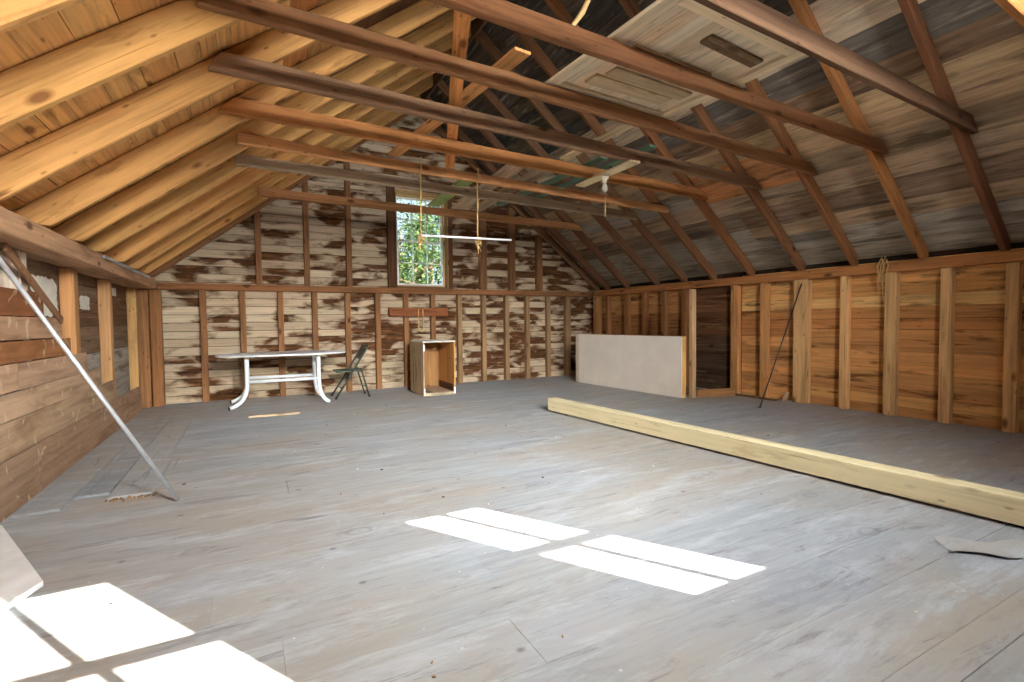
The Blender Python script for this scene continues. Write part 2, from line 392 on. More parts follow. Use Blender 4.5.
rw.bar((SHR + 0.05, YF - .1, 0.95), (SHR + 0.05, SHB + 0.05, 0.95), (1, 0, 0), (0, 0, 1), 0.05, 2.1, rgb(40, 32, 26))
tag(rw.build('wall_right', 'orange'), kind='structure')

# gable walls: boards cut to the roof line and around the window openings
def roof_x(z):
    """wall span below the roof at height z"""
    a = max(SHL, -1.19 + (z - DL - 1.84 - 0.03) / 0.79) if z > 1.8 else SHL
    b = min(SHR, XR - (z - DR - 1.80 - 0.03) / 0.785) if z > 1.8 else SHR
    return a, b
def gable(name, y, out, mat, holes, tintf, sgn):
    m = MB(); z = -0.02
    while z < ZRIDGE - 0.02:
        h = rng.uniform(0.112, 0.13); z1 = min(z + h, ZRIDGE - 0.01)
        edges = sorted({round(v, 4) for hl in holes for v in (hl[2], hl[3]) if z + 0.02 < v < z1 - 0.02})
        bands = [z] + edges + [z1]
        for za, zb in zip(bands, bands[1:]):
            a0, b0 = roof_x(za); a1, b1 = roof_x(zb); zm = (za + zb) / 2
            segs = [(a0, a1, b0, b1)]
            for hx0, hx1, hz0, hz1 in holes:
                if hz0 < zm < hz1:
                    new = []
                    for s in segs:
                        if s[0] < hx0 and s[2] > hx1: new += [(s[0], s[1], hx0, hx0), (hx1, hx1, s[2], s[3])]
                        else: new.append(s)
                    segs = new
            for xa0, xa1, xb0, xb1 in segs:
                pts = [(xa0, xa1)]; x = max(xa0, xa1) + rng.uniform(0.8, 2.6)   # joints fall on the studs
                while x < min(xb0, xb1) - 0.7:
                    x = min((.13, .83, 1.49, 3.97, 4.60, 5.23) if zm > 1.75 else (-.63, -.11, .42, .93, 1.45, 1.95, 2.45, 2.95, 3.47, 3.97, 4.47, 4.94, 5.44, 5.92), key=lambda q: abs(q - x))
                    if max(xa0, xa1) + .2 < x < min(xb0, xb1) - .2 and x > pts[-1][0] + .2: pts.append((x, x))
                    x += rng.uniform(1.4, 2.6)
                pts.append((xb0, xb1))
                for (p0, p1), (q0, q1) in zip(pts, pts[1:]):
                    g = 0.0042; lap = rng.uniform(0.0, 0.004)
                    yi, yo = y - sgn * lap, y + sgn * out
                    c = [(p0 + g, yi, za + g), (p0 + g, yo, za + g), (p1 + g, yo, zb - g), (p1 + g, yi - sgn * .003, zb - g), (q0, yi, za + g), (q0, yo, za + g), (q1, yo, zb - g), (q1, yi - sgn * .003, zb - g)]
                    m.box8(c, tintf((p0 + q0) / 2, zm), (1, 0, 0))
        z = z1
    # outer skin, in strips around the openings
    yo = y + sgn * (out + 0.03)
    xs = sorted({SHL, SHR, round(XRIDGE, 4)} | {v for hl in holes for v in hl[:2]}); N = 24
    for xa, xb in zip(xs, xs[1:]):
        xm = (xa + xb) / 2; hs = sorted([hl for hl in holes if hl[0] < xm < hl[1]], key=lambda q: q[2])
        k = max(1, int((xb - xa) / 0.3))
        for i in range(k):
            u0, u1 = xa + (xb - xa) * i / k, xa + (xb - xa) * (i + 1) / k
            top = lambda x: min(zl(x) + DL, zr(x) + DR) + 0.01
            lo = [(-0.05, -0.05)] + [(hl[3], hl[3]) for hl in hs]; hi = [(hl[2], hl[2]) for hl in hs] + [(top(u0), top(u1))]
            for (l0, l1), (h0, h1) in zip(lo, hi):
                c = [(u0, yo - .02, l0), (u0, yo + .02, l0), (u0, yo + .02, h0), (u0, yo - .02, h0), (u1, yo - .02, l1), (u1, yo + .02, l1), (u1, yo + .02, h1), (u1, yo - .02, h1)]
                m.box8(c, rgb(48, 38, 30), (1, 0, 0))
    return tag(m.build(name, mat), kind='structure')
WB = (2.29, 3.22, 1.80, 3.44)                  # opening of the back window
def back_tint(x, z):
    return vary(mixc(rgb(198, 178, 150), rgb(176, 154, 130), rng.random()), 0.1, 0.03)
gable('wall_back', SHB, 0.022, 'limewash', [WB], back_tint, 1)
WF1 = (2.69, 3.30, 1.75, 3.27); WF2 = (0.67, 1.48, 1.75, 3.27)
gable('wall_front', YF, 0.022, 'orange', [WF1, WF2], lambda x, z: vary(rgb(190, 140, 86), 0.12), -1)

# ---- roof sheathing
def roof(name, mat, left):
    m = MB(); ln = math.hypot(1, SLOPE if left else 0.785); s = 0.0
    x_eave = -1.75 if left else 6.98
    total = abs(XRIDGE - x_eave) * ln; i = 0
    while s < total - 0.03:
        w = rng.uniform(0.15, 0.24) if left else rng.uniform(0.2, 0.32)
        s1 = min(s + w, total - 0.012)
        if total - s1 < 0.08: s1 = total - 0.012
        frac = (s + s1) / 2 / total; y = YF - 0.15
        while y < SHB + 0.1:
            y1 = y + rng.choice([rng.uniform(5.0, 7.5), 12.0])
            if y1 > SHB - 1.4: y1 = SHB + 0.12
            patch = (not left) and 0.30 < frac < 0.39
            if patch: y1 = 3.43 if y < 3.4 else 4.86 if y < 4.8 else SHB + 0.12
            if left:
                c = mixc(rgb(222, 174, 108), rgb(200, 146, 84), rng.random() ** 1.2)
                if rng.random() < 0.14: c = rgb(186, 122, 66)
                if frac > 0.585: c = mixc(rgb(112, 76, 46), rgb(80, 56, 36), rng.random())
                elif frac > 0.52: c = mixc(c, rgb(120, 78, 42), 0.5)
            else:
                c = rgb(182, 172, 154) if frac < 0.34 else rgb(206, 170, 122) if frac < 0.435 else rgb(134, 104, 76) if frac < 0.48 else rgb(118, 112, 100) if frac < 0.55 else rgb(214, 192, 158) if frac < 0.63 else rgb(74, 70, 66)
                if frac < 0.34 and rng.random() < 0.3: c = rng.choice([rgb(172, 146, 112), rgb(140, 114, 90)])
                if y > 3.0 or (y1 > 6 and y < 0 and rng.random() < 0.3): c = mixc(c, rgb(112, 98, 82), 0.4)  # farther runs and some long boards darkened, partly shade put into their tint
            if patch and 3.4 < y < 4.8: c = rgb(206, 132, 66)
            c = vary(c, 0.1)
            g = rng.uniform(0.002, 0.006)
            def P(ss, yy, d):
                x = x_eave + (1 if left else -1) * ss / ln
                return V((x, yy, (zl(x) + DL if left else zr(x) + DR))) + V((-0.62 if left else 0.617, 0, 0.785)) * d
            cs = []
            for yy in (y, y1 - 0.003):
                cs += [P(s + g, yy, 0.001), P(s1, yy, 0.001), P(s1, yy, 0.023), P(s + g, yy, 0.023)]
            m.box8(cs, c, (0, 1, 0)); y = y1
        s = s1; i += 1
    for a, b in ((0.0, total * 0.5), (total * 0.5, total + (0.06 if left else 0.0))):   # roofing over the boards
        cs = []
        for yy in (YF - 0.2, SHB + 0.15): cs += [P(a, yy, 0.026), P(b, yy, 0.026), P(b, yy, 0.05), P(a, yy, 0.05)]
        m.box8(cs, rgb(40, 34, 30), (0, 1, 0))
    if not left: m.bar((XRIDGE, YF - 0.25, ZRIDGE + 0.09), (XRIDGE, SHB + 0.2, ZRIDGE + 0.09), (1, 0, 0), (0, 0, 1), 0.34, 0.17, rgb(40, 34, 30))
    return tag(m.build(name, mat), kind='structure')
roof('ceiling_left_slope', 'fresh', True)
roof('ceiling_right_slope', 'weathered', False)

# ------------------------------------------------------------------ plates and studs
tag(stick('wall_plate', (-1.335, YF + 0.02, 1.747), (-1.335, 8.615, 1.747), (1, 0, 0), (0, 0, 1), 0.285, 0.14, rgb(184, 142, 106), 'timber', 0.008, 14, 0.003),
    'heavy brown top plate along the left wall carrying the pale rafters', 'beam')
tag(stick('wall_plate', (6.635, YF + 0.02, 1.738), (6.635, 8.615, 1.738), (1, 0, 0), (0, 0, 1), 0.1, 0.115, rgb(176, 116, 62), 'timber', 0.005, 14, 0.002),
    'long orange-brown top plate along the right wall above its studs', 'beam')
tag(stick('wall_plate', (-1.18, 8.675, 1.725), (6.57, 8.675, 1.725), (0, 1, 0), (0, 0, 1), 0.108, 0.1, rgb(140, 92, 54), 'timber', 0.005, 14, 0.002),
    'long brown girt across the whole back wall below the window', 'beam')
tag(stick('conduit', (-1.175, 5.75, 1.79), (-1.175, 8.0, 1.795), (1, 0, 0), (0, 0, 1), 0.03, 0.03, (0.35, 0.35, 0.33), 'steel', 0.008),
    'thin grey metal strip fixed along the left top plate', 'conduit')

def stud(x, y, w, d, z0, z1, tint, facing, label, group, mat='timber'):
    sd, dp = ((0, 1, 0), (1, 0, 0)) if facing == 'x' else ((1, 0, 0), (0, 1, 0))
    o = stick('wall_stud', (x, y, z0), (x, y, z1), sd, dp, w, d, vary(tint, 0.1), mat, 0.004, 5, 0.002)
    return tag(o, label, 'stud', group)
YS = [5.12, 4.63, 4.08, 3.53, 3.02, 2.50, 1.98]
WS = [0.12, 0.10, 0.20, 0.09, 0.12, 0.10, 0.10]
rl = ['orange stud of the right wall just right of the dark recess beside the pale post',
      'narrow stud of the right wall just left of the one the thin rod leans on',
      'extra wide stud of the right wall that the thin rod leans against',
      'slim right wall stud next right of the extra wide stud with the rod',
      'right wall stud with the tuft of old rope at its top',
      'right wall stud next right of the one with the rope tuft',
      'last right wall stud at the right edge, nearest the camera']
for y, w, l in zip(YS, WS, rl):
    stud(6.635, y, w, 0.092, 0.002, 1.678, rgb(216, 170, 112) if y < 4.3 else rgb(198, 142, 84), 'x', l, 'studs of the right wall')
for i, y in enumerate((6.12, 6.6, 7.1, 7.6, 8.2)):
    stud(6.635, y, 0.09, 0.092, 0.002, 1.678, rgb(150, 100, 58), 'x', '%s brown stud behind the white panel, counted from the pale post' % ORD[i], 'studs of the right wall')
stud(6.60, 8.52, 0.09, 0.16, 0.002, 1.665, rgb(168, 116, 66), 'x', 'stout post in the back right corner where the whitewashed boards end', 'corner posts')
for i, (yf, w) in enumerate(((4.62, 0.12), (5.76, 0.12), (6.98, 0.12), (8.36, 0.10))):
    stud(-1.419, yf - w / 2, w, 0.102, 0.002, 1.666, [rgb(214, 196, 174), rgb(196, 142, 90), rgb(192, 142, 92), rgb(196, 152, 96)][i], 'x',
         ['pale scuffed stud of the left wall beside the torn white paper, nearest the camera', 'broad orange stud of the left wall, second from the camera', 'left wall stud third from the camera, split along its edge', 'left wall stud fourth from the camera, next to the back corner post'][i], 'studs of the left wall')
stud(-1.33, 8.55, 0.13, 0.12, 0.002, 1.666, rgb(150, 104, 62), 'x', 'brown back left corner post, its half nearer the left wall', 'corner posts')
stud(-1.19, 8.56, 0.13, 0.12, 0.002, 1.666, rgb(146, 98, 56), 'y', 'brown back left corner post with nail holes, its half towards the room', 'corner posts')
lowx = [-.63, -.11, .42, .93, 1.45, 1.95, 2.45, 2.95, 3.47, 3.97, 4.47, 4.94, 5.44, 5.92]
place = ['left of the white table', 'behind the left end of the white table', 'behind the middle of the white table', 'behind the right end of the white table', 'behind the folding chair', 'between folding chair and open box',
         'behind the open box on its left', 'behind the open box on its right', 'just right of the open box', 'second to the right of the open box', 'third to the right of the open box', 'fourth to the right of the open box', 'near the left end of the white panel, third from corner', 'by the far left edge of the white panel']
for x, p in zip(lowx, place):
    stud(x, 8.682, 0.085 if x < 5.7 else 0.12, 0.098, 0.002, 1.672, rgb(140, 96, 58) if x < 3 else rgb(150, 116, 80), 'y', 'lower back wall stud ' + p, 'lower studs of the back wall')
for x, w, p in ((.13, .085, 'farthest left, under the left roof slope'), (.83, .085, 'second from the left roof slope'), (1.49, .09, 'next left of the window jamb'), (3.97, .14, 'next right of the window, behind a rope'), (4.60, .13, 'second to the right of the window'), (5.23, .13, 'farthest right, under the right roof slope')):
    top = min(zl(x - w / 2) , zr(x + w / 2)) - 0.03 + 0.12
    stud(x, 8.682, w, 0.098, 1.778, top, rgb(132, 90, 56), 'y', 'upper gable stud ' + p, 'upper studs of the back gable')
# brace and board on the left wall, post in front of the right wall
tag(stick('diagonal_brace', (-1.326, 5.12, 1.20), (-1.326, 4.15, 1.65), (0, .43, .9), (1, 0, 0), 0.055, 0.02, rgb(140, 100, 70), 'timber', 0.004),
    'dark slanting brace board behind the silver pipe on the left wall', 'brace')
tag(stick('post', (5.735, 5.155, 0.002), (5.735, 5.155, 1.60), (1, 0, 0), (0, 1, 0), 0.085, 0.06, rgb(184, 148, 108), 'timber', 0.005, 6, 0.002),
    'free-standing pale post at the near end of the white panel', 'post')
tag(stick('plank', (5.79, 5.12, 0.062), (6.40, 4.95, 0.062), (0.26, 0.96, 0), (0, 0, 1), 0.03, 0.12, rgb(150, 106, 62), 'timber', 0.004),
    'short brown plank on edge between pale post and right wall', 'plank')

# ------------------------------------------------------------------ rafters and collar ties
def rafter(left, y_foot, y_ridge, w, tint, label, mat):
    m = MB(); D = DL if left else DR; zz = zl if left else zr; D -= 0.006
    xr = XRIDGE + (-0.018 if left else 0.018)
    if left: pts = [(-1.19, zz(-1.19)), (-1.19, 1.842), (-1.455, 1.842), (-1.455, zz(-1.455) + D), (xr, zz(xr) + D), (xr, zz(xr))]
    else: pts = [(6.588, 1.80), (6.68, 1.80), (6.68, zz(6.68) + D), (xr, zz(xr) + D), (xr, zz(xr))]
    if left: pts.pop(1); pts[0] = (-1.19, 1.842)
    sl = V((1, 0, 0.79 if left else -0.785)).normalized(); pv = V((-sl.z, 0, sl.x))
    def Y(x): return y_foot + (y_ridge - y_foot) * (x - (-1.19 if left else 6.588)) / (XRIDGE - (-1.19 if left else 6.588))
    n = len(pts); vs = [(x, Y(x) - w / 2, z) for x, z in pts] + [(x, Y(x) + w / 2, z) for x, z in pts]
    b = m.add(vs, tint); ou, ov = rng.uniform(0, 50), rng.uniform(0, 50)
    U = lambda i: (ou + V((vs[i][0], 0, vs[i][2])).dot(sl), ov + V((vs[i][0], 0, vs[i][2])).dot(pv))
    m.face([b + i for i in range(n)], [U(i) for i in range(n)])
    m.face([b + n + i for i in reversed(range(n))], [(U(i)[0] + 3, U(i)[1] + 3) for i in reversed(range(n))])
    for i in range(n):
        k = (i + 1) % n
        m.face([b + k, b + i, b + n + i, b + n + k], [(U(k)[0], ov + 7), (U(i)[0], ov + 7), (U(i)[0], ov + 7 + w), (U(k)[0], ov + 7 + w)])
    o = m.build('rafter', mat, None, 0.006, recentre=vs[0])
    return tag(o, label, 'rafter', 'rafters of the left roof slope' if left else 'rafters of the right roof slope')
LY = [2.37, 2.98, 3.70, 4.48, 5.18, 5.84, 6.65, 7.38, 8.06, 8.56]
RY = [1.35, 2.05, 2.72, 3.43, 4.09, 4.85, 5.53, 6.14, 6.80, 7.60, 8.22, 8.56]
pair = {2.37: 2.72, 2.98: 3.43, 3.70: 4.09, 4.48: 4.85, 5.18: 5.53, 5.84: 6.14, 6.65: 6.80, 7.38: 7.60, 8.06: 8.22, 8.56: 8.56}
ll = ['wide pale rafter cutting across the top left corner', 'pale left slope rafter second from the top left corner, a long brown tie on it', 'pale left slope rafter under the brownish grey tie end, third from the top left corner', 'pale left slope rafter, fourth from the top left corner', 'pale left slope rafter, fifth from the top left corner', 'pale left slope rafter, sixth from the top left corner, at the grey tie end', 'pale left slope rafter, fourth counted from the back gable', 'pale left slope rafter, third counted from the back gable', 'pale left slope rafter, second counted from the back gable', 'brown left slope rafter lying against the back gable boards']
for y, l in zip(LY, ll):
    mid = (y + pair[y]) / 2
    last = y > 8.5
    rafter(True, y, mid, 0.05, vary(rgb(196, 146, 84) if not last else rgb(150, 104, 66), 0.06), l, 'fresh' if not last else 'timber')
rl2 = {1.35: 'brown right slope rafter at the far upper right corner', 2.05: 'reddish brown right slope rafter meeting the plate at the right edge', 2.72: 'orange brown right slope rafter that lands beside the rope tuft', 3.43: 'brown right slope rafter landing between the rope tuft and the wide stud', 4.09: 'brown right slope rafter landing above the extra wide stud', 4.85: 'brown right slope rafter landing above the dark recess'}
for i, y in enumerate(RY):
    mid = y if y < 2.1 else (y + [k for k, v in pair.items() if v == y][0]) / 2
    mid = y - 0.15 if y < 2.1 else mid
    lab = rl2.get(y) or ('brown right slope rafter lying against the back gable boards' if y > 8.5 else 'dark brown right slope rafter, %s counted from the back gable' % ORD[len(RY) - 1 - i])
    c = [rgb(132, 88, 56), rgb(120, 76, 48), rgb(168, 112, 60), rgb(142, 92, 54), rgb(128, 84, 52), rgb(138, 90, 54), rgb(134, 90, 58), rgb(126, 90, 62), rgb(122, 86, 60), rgb(116, 80, 54), rgb(112, 78, 54), rgb(122, 84, 54)][i]
    rafter(False, y, mid, 0.058, vary(c, 0.05), lab, 'timber')
tag(stick('ridge_board', (XRIDGE, YF, ZRIDGE - 0.16), (XRIDGE, 8.6, ZRIDGE - 0.16), (1, 0, 0), (0, 0, 1), 0.026, 0.24, rgb(112, 82, 56), 'timber', 0.003),
    'dark ridge board along the peak of the roof', 'beam')

TIES = [  # left end x, y, underside z; right end x, y, underside z; depth; thickness; tint; label
    (-0.2, 0.90, 2.80, 5.60, 1.27, 2.82, .13, .05, (186, 124, 64), 'orange brown collar tie crossing the upper right corner of the picture'),
    (-0.2, 1.60, 2.72, 5.74, 1.97, 2.735, .125, .05, (108, 78, 56), 'dark brown collar tie whose end meets the rafter at the right edge'),
    (-0.2, 2.30, 2.76, 5.66, 2.64, 2.755, .115, .05, (140, 92, 56), 'brown collar tie passing under the middle of the loose board panel'),
    (-0.2, 2.92, 2.765, 5.66, 3.355, 2.735, .12, .05, (138, 94, 58), 'long brown collar tie across the top left, next beyond the one under the panel'),
    (-0.2, 3.64, 2.765, 5.64, 4.015, 2.735, .125, .05, (140, 106, 78), 'greyish brown collar tie with dark nail spots at its left end'),
    (-0.18, 4.42, 2.80, 5.60, 4.775, 2.78, .128, .05, (184, 122, 66), 'orange collar tie, next beyond the greyish brown one'),
    (-0.07, 5.12, 2.795, 5.50, 5.455, 2.735, .095, .055, (206, 148, 92), 'knotty light orange collar tie the two ropes hang from'),
    (-0.10, 5.78, 2.785, 5.46, 6.065, 2.745, .115, .05, (166, 144, 116), 'weathered grey collar tie crossing above the window'),
    (0.12, 7.31, 2.845, 5.50, 7.52, 2.82, .115, .05, (170, 116, 70), 'reddish brown collar tie farthest back, crossing the window'),
]
def raf_l(k, x): return LYT[k] + (RPM[k] - LYT[k]) * (x + 1.19) / (XRIDGE + 1.19)
def raf_r(k, x): return RYT[k] + (RPM[k] - RYT[k]) * (6.588 - x) / (6.588 - XRIDGE)
LYT = [0.90, 1.62, 2.37, 2.98, 3.70, 4.48, 5.18, 5.84, 7.38]; RYT = [1.35, 2.05, 2.72, 3.43, 4.09, 4.85, 5.53, 6.14, 7.60]
RPM = [1.20, 1.90] + [(a + b) / 2 for a, b in zip(LYT[2:], RYT[2:])]
for k, (x0, y0, z0, x1, y1, z1, d, w, c, l) in enumerate(TIES):
    x1 = min(x1, XR - (z1 + 0.02 - DR - 1.80) / 0.785)
    y0 = raf_l(k, 0.2) - 0.029 - w / 2 - 0.02; y1 = raf_r(k, 5.5) - 0.029 - w / 2 - 0.012
    ca = max(0.0, -1.19 + (z0 + d + 0.02 - DL - 1.84) / 0.79 - x0); cb = min(0.0, XR - (z1 + d + 0.02 - DR - 1.80) / 0.785 - x1)
    p0, p1 = V((x0, y0, z0 + d / 2)), V((x1, y1, z1 + d / 2)); ax = (p1 - p0).normalized(); side = V((ax.y, -ax.x, 0)).normalized(); up = side.cross(ax)
    if up.z < 0: up = -up
    tag(stick('collar_tie', p0, p1, side, up, w, d, rgb(*c), 'timber', 0.006, 16, 0.004, None, (ca, cb)), l, 'beam', 'collar ties across the roof')

# loose boards lying on the collar ties
def loose(x0, y0, x1, y1, z, w, h, tint, mat, label, group='loose planks lying on the collar ties'):
    p0, p1 = V((x0, y0, z + h / 2)), V((x1, y1, z + h / 2)); ax = (p1 - p0).normalized(); side = V((ax.y, -ax.x, 0))
    return tag(stick('loose_plank', p0, p1, side, (0, 0, 1), w, h, tint, mat, 0.003), label, 'plank', group)
loose(1.116, 2.663, 2.081, 5.437, 2.936, 0.099, 0.022, rgb(214, 140, 70), 'timber', 'long orange plank lying across the ties, looking upright left of centre')
loose(1.666, 2.943, 1.415, 5.367, 2.960, 0.130, 0.022, rgb(206, 144, 82), 'timber', 'orange plank slanting across the long orange plank')
loose(3.116, 3.534, 3.107, 4.608, 2.936, 0.105, 0.022, rgb(214, 188, 146), 'timber', 'short pale plank lying on the ties near the bulb')
loose(3.715, 3.858, 3.715, 6.143, 2.936, 0.096, 0.022, (1, 1, 1), 'green_paint', 'green painted plank lying on the ties right above the bulb')
loose(3.477, 4.370, 3.420, 6.840, 2.936, 0.114, 0.022, (1, 1, 1), 'green_paint', 'green painted plank lying left of the other one, above the bulb')
loose(2.744, 5.007, 2.937, 7.317, 2.936, 0.231, 0.022, rgb(206, 176, 146), 'timber', 'wide pinkish plank lying on the far ties beside the rope')
loose(3.120, 5.054, 3.225, 7.317, 2.936, 0.212, 0.02, rgb(170, 146, 118), 'timber', 'wide dull plank lying on the far ties right of the pinkish one')
loose(2.455, 5.584, 2.523, 7.317, 2.936, 0.192, 0.022, (1, 1, 1), 'lime_paint', 'pale green board lying on the far ties by the window')

# panel of boards (an old hatch) lying on the ties near the camera
pe = empty('board_panel', (2.62, 2.59, 2.884)); pe.rotation_euler = (0, 0, 0.06); pe.scale = (0.93, 0.93, 1)
tag(pe, 'large panel of pale weathered boards lying across the ties under the roof', 'panel')
m = MB()
for i in range(9):
    x0 = -0.60 + i * 0.134
    m.bar((x0 + .067, -0.66, 0.035), (x0 + .067, 0.62, 0.035), (1, 0, 0), (0, 0, 1), 0.13, 0.02, vary(mixc(rgb(238, 224, 194), rgb(214, 186, 150), rng.random()), 0.1))
m.build('panel_boards', 'pale_wood', pe)
for a, b, sd, w in (((-0.63, -0.68), (-0.63, 0.64), (1, 0, 0), 0.1), ((0.63, -0.68), (0.63, 0.64), (1, 0, 0), 0.1), ((-0.575, 0.59), (0.575, 0.59), (0, 1, 0), 0.1), ((-0.575, -0.63), (0.575, -0.63), (0, 1, 0), 0.1)):
    stick('frame_board', (*a, 0.012), (*b, 0.012), sd, (0, 0, 1), w, 0.022, vary(rgb(228, 206, 168), .06), 'pale_wood', 0.002, parent=pe)
for xa, ya, xb, yb, w, c in ((-0.45, -0.05, 0.35, -0.05, 0.16, (178, 150, 112)), (-0.42, 0.38, 0.40, 0.36, 0.14, (196, 170, 130)), (-0.36, 0.22, 0.48, 0.22, 0.13, (186, 160, 122)), (-0.1, -0.42, 0.5, -0.40, 0.10, (120, 92, 64))):
    stick('batten', (xa, ya, 0.013), (xb, yb, 0.013), (0, 1, 0), (0, 0, 1), w, 0.02, rgb(*c), 'pale_wood', 0.002, parent=pe)

# ------------------------------------------------------------------ windows
def window(name, x0, x1, z0, z1, y_in, sgn, cols, frame_c, casing):
    """double-hung window filling the opening; sgn = outward direction along y"""
    w = empty(name, ((x0 + x1) / 2, y_in, z0)); tag(w, kind='structure'); cx = (x0 + x1) / 2; W = (x1 - x0); Hh = z1 - z0
    m = MB(); f = 0.03
    yy = sgn * 0.03
    for a, b in (((-W / 2 + f / 2, yy, 0), (-W / 2 + f / 2, yy, Hh)), ((W / 2 - f / 2, yy, 0), (W / 2 - f / 2, yy, Hh))): m.bar(a, b, (1, 0, 0), (0, 1, 0), f, 0.09, frame_c)
    for z in (f / 2, Hh - f / 2): m.bar((-W / 2 + f, yy, z), (W / 2 - f, yy, z), (0, 1, 0), (0, 0, 1), 0.09, f, frame_c)
    m.build('window_frame', 'timber', w, 0.002)
    mid = Hh * 0.5
    for nm, za, zb, yo in (('lower_sash', f, mid + 0.015, -0.012), ('upper_sash', mid - 0.015, Hh - f, 0.03)):
        s = MB(); y = sgn * (0.03 + yo * 1.0); X = W / 2 - f; t = 0.036
        for sx in (-1, 1): s.bar((sx * (X - t / 2), y, za), (sx * (X - t / 2), y, zb), (1, 0, 0), (0, 1, 0), t, 0.03, (1, 1, 1))
        for z in (za + t / 2, zb - t / 2): s.bar((-X + t, y, z), (X - t, y, z), (0, 1, 0), (0, 0, 1), 0.03, t, (1, 1, 1))
        gw = 2 * (X - t)
        for k in range(1, cols): s.bar((-X + t + gw * k / cols, y, za + t), (-X + t + gw * k / cols, y, zb - t), (1, 0, 0), (0, 1, 0), 0.018 if casing else 0.034, 0.024, (1, 1, 1))
        if cols > 2: s.bar((-X + t, y, (za + zb) / 2), (X - t, y, (za + zb) / 2), (0, 1, 0), (0, 0, 1), 0.024, 0.018, (1, 1, 1))
        so = s.build(nm, 'white_paint', w)
        g = MB(); g.bar((-X + t, y, (za + zb) / 2), (X - t, y, (za + zb) / 2), (0, 1, 0), (0, 0, 1), 0.004, zb - za - 2 * t, (1, 1, 1))
        g.build('glass_pane', 'glass', so)
    if casing:
        m = MB()
        for xx, cw in ((-W / 2 - 0.075, 0.14), (W / 2 + 0.065, 0.12)): m.bar((xx, -0.055, -0.03), (xx, -0.055, Hh + 0.12), (1, 0, 0), (0, 1, 0), cw, 0.09, rgb(98, 64, 40))
        for xx in (-W / 2 - 0.015, W / 2 + 0.015): m.bar((xx, -0.07, -0.02), (xx, -0.07, Hh), (1, 0, 0), (0, 1, 0), 0.035, 0.11, rgb(146, 108, 64) if xx > 0 else rgb(88, 60, 40))
        m.bar((-W / 2, -0.055, Hh + 0.03), (W / 2, -0.055, Hh + 0.03), (0, 1, 0), (0, 0, 1), 0.09, 0.06, rgb(176, 140, 96))
        m.bar((-W / 2, -0.05, -0.012), (W / 2, -0.05, -0.012), (0, 1, 0), (0, 0, 1), 0.1, 0.03, rgb(120, 84, 52))
        m.build('casing', 'timber', w, 0.003)
    return w
window('window_1', *WB, SHB, 1, 3, rgb(196, 160, 110), True)
window('window_2', *WF1, YF, -1, 2, rgb(190, 150, 100), False)
window('window_3', *WF2, YF, -1, 2, rgb(190, 150, 100), False)

# ------------------------------------------------------------------ things on the floor
# new timber beam
o = stick('timber_beam', (3.392, 5.33, 0.094), (3.755, 0.35, 0.094), V((4.98, 0.363, 0)).normalized(), (0, 0, 1), 0.14, 0.15, rgb(222, 206, 160), 'lumber', 0.006, 10, 0.001)
tag(o, 'long new pale yellow timber beam lying across the grey floor', 'beam')
for i, (y, x) in enumerate(((5.0, 3.42), (2.9, 3.572), (0.8, 3.725))):
    tag(stick('spacer_block', (x - 0.05, y, 0.0093), (x + 0.05, y, 0.0093), (0, 1, 0), (0, 0, 1), 0.06, 0.0176, rgb(120, 90, 60), 'timber', 0.001),
        'small wood spacer under the long new beam, %s from its far end' % ORD[i], 'block', 'spacers under the new beam')

# white panel standing on edge
A, B = V((5.41, 7.65, 0)), V((5.56, 5.205, 0)); ang = math.atan2(B.y - A.y, B.x - A.x)
pn = empty('wall_panel', A, ang); tag(pn, 'long whitewashed wall panel standing on its edge before the right wall', 'panel')
Lp = (B - A).length
def local_stick(nm, p0, p1, sd, up, w, h, t, mat, par, bv=0.003): return stick(nm, p0, p1, sd, up, w, h, t, mat, bv, 1, 0, par)
m = MB(); m.bar((0.09, 0.008, 0.455), (Lp, 0.008, 0.455), (0, 1, 0), (0, 0, 1), 0.016, 0.906, (1, 1, 1)); m.build('face_board', 'white_panel', pn, 0.002)
local_stick('end_strip', (0.045, 0.006, 0.003), (0.045, 0.006, 0.905), (1, 0, 0), (0, 1, 0), 0.088, 0.02, rgb(206, 186, 164), 'lumber', pn)
for x in (0.04, Lp / 2, Lp - 0.02): local_stick('frame_stud', (x, 0.061, 0.042), (x, 0.061, 0.865), (1, 0, 0), (0, 1, 0), 0.04, 0.085, rgb(206, 156, 84), 'timber', pn)
for z in (0.021, 0.887): local_stick('frame_rail', (0.0, 0.061, z), (Lp, 0.061, z), (0, 1, 0), (0, 0, 1), 0.085, 0.04, rgb(206, 160, 92), 'timber', pn)

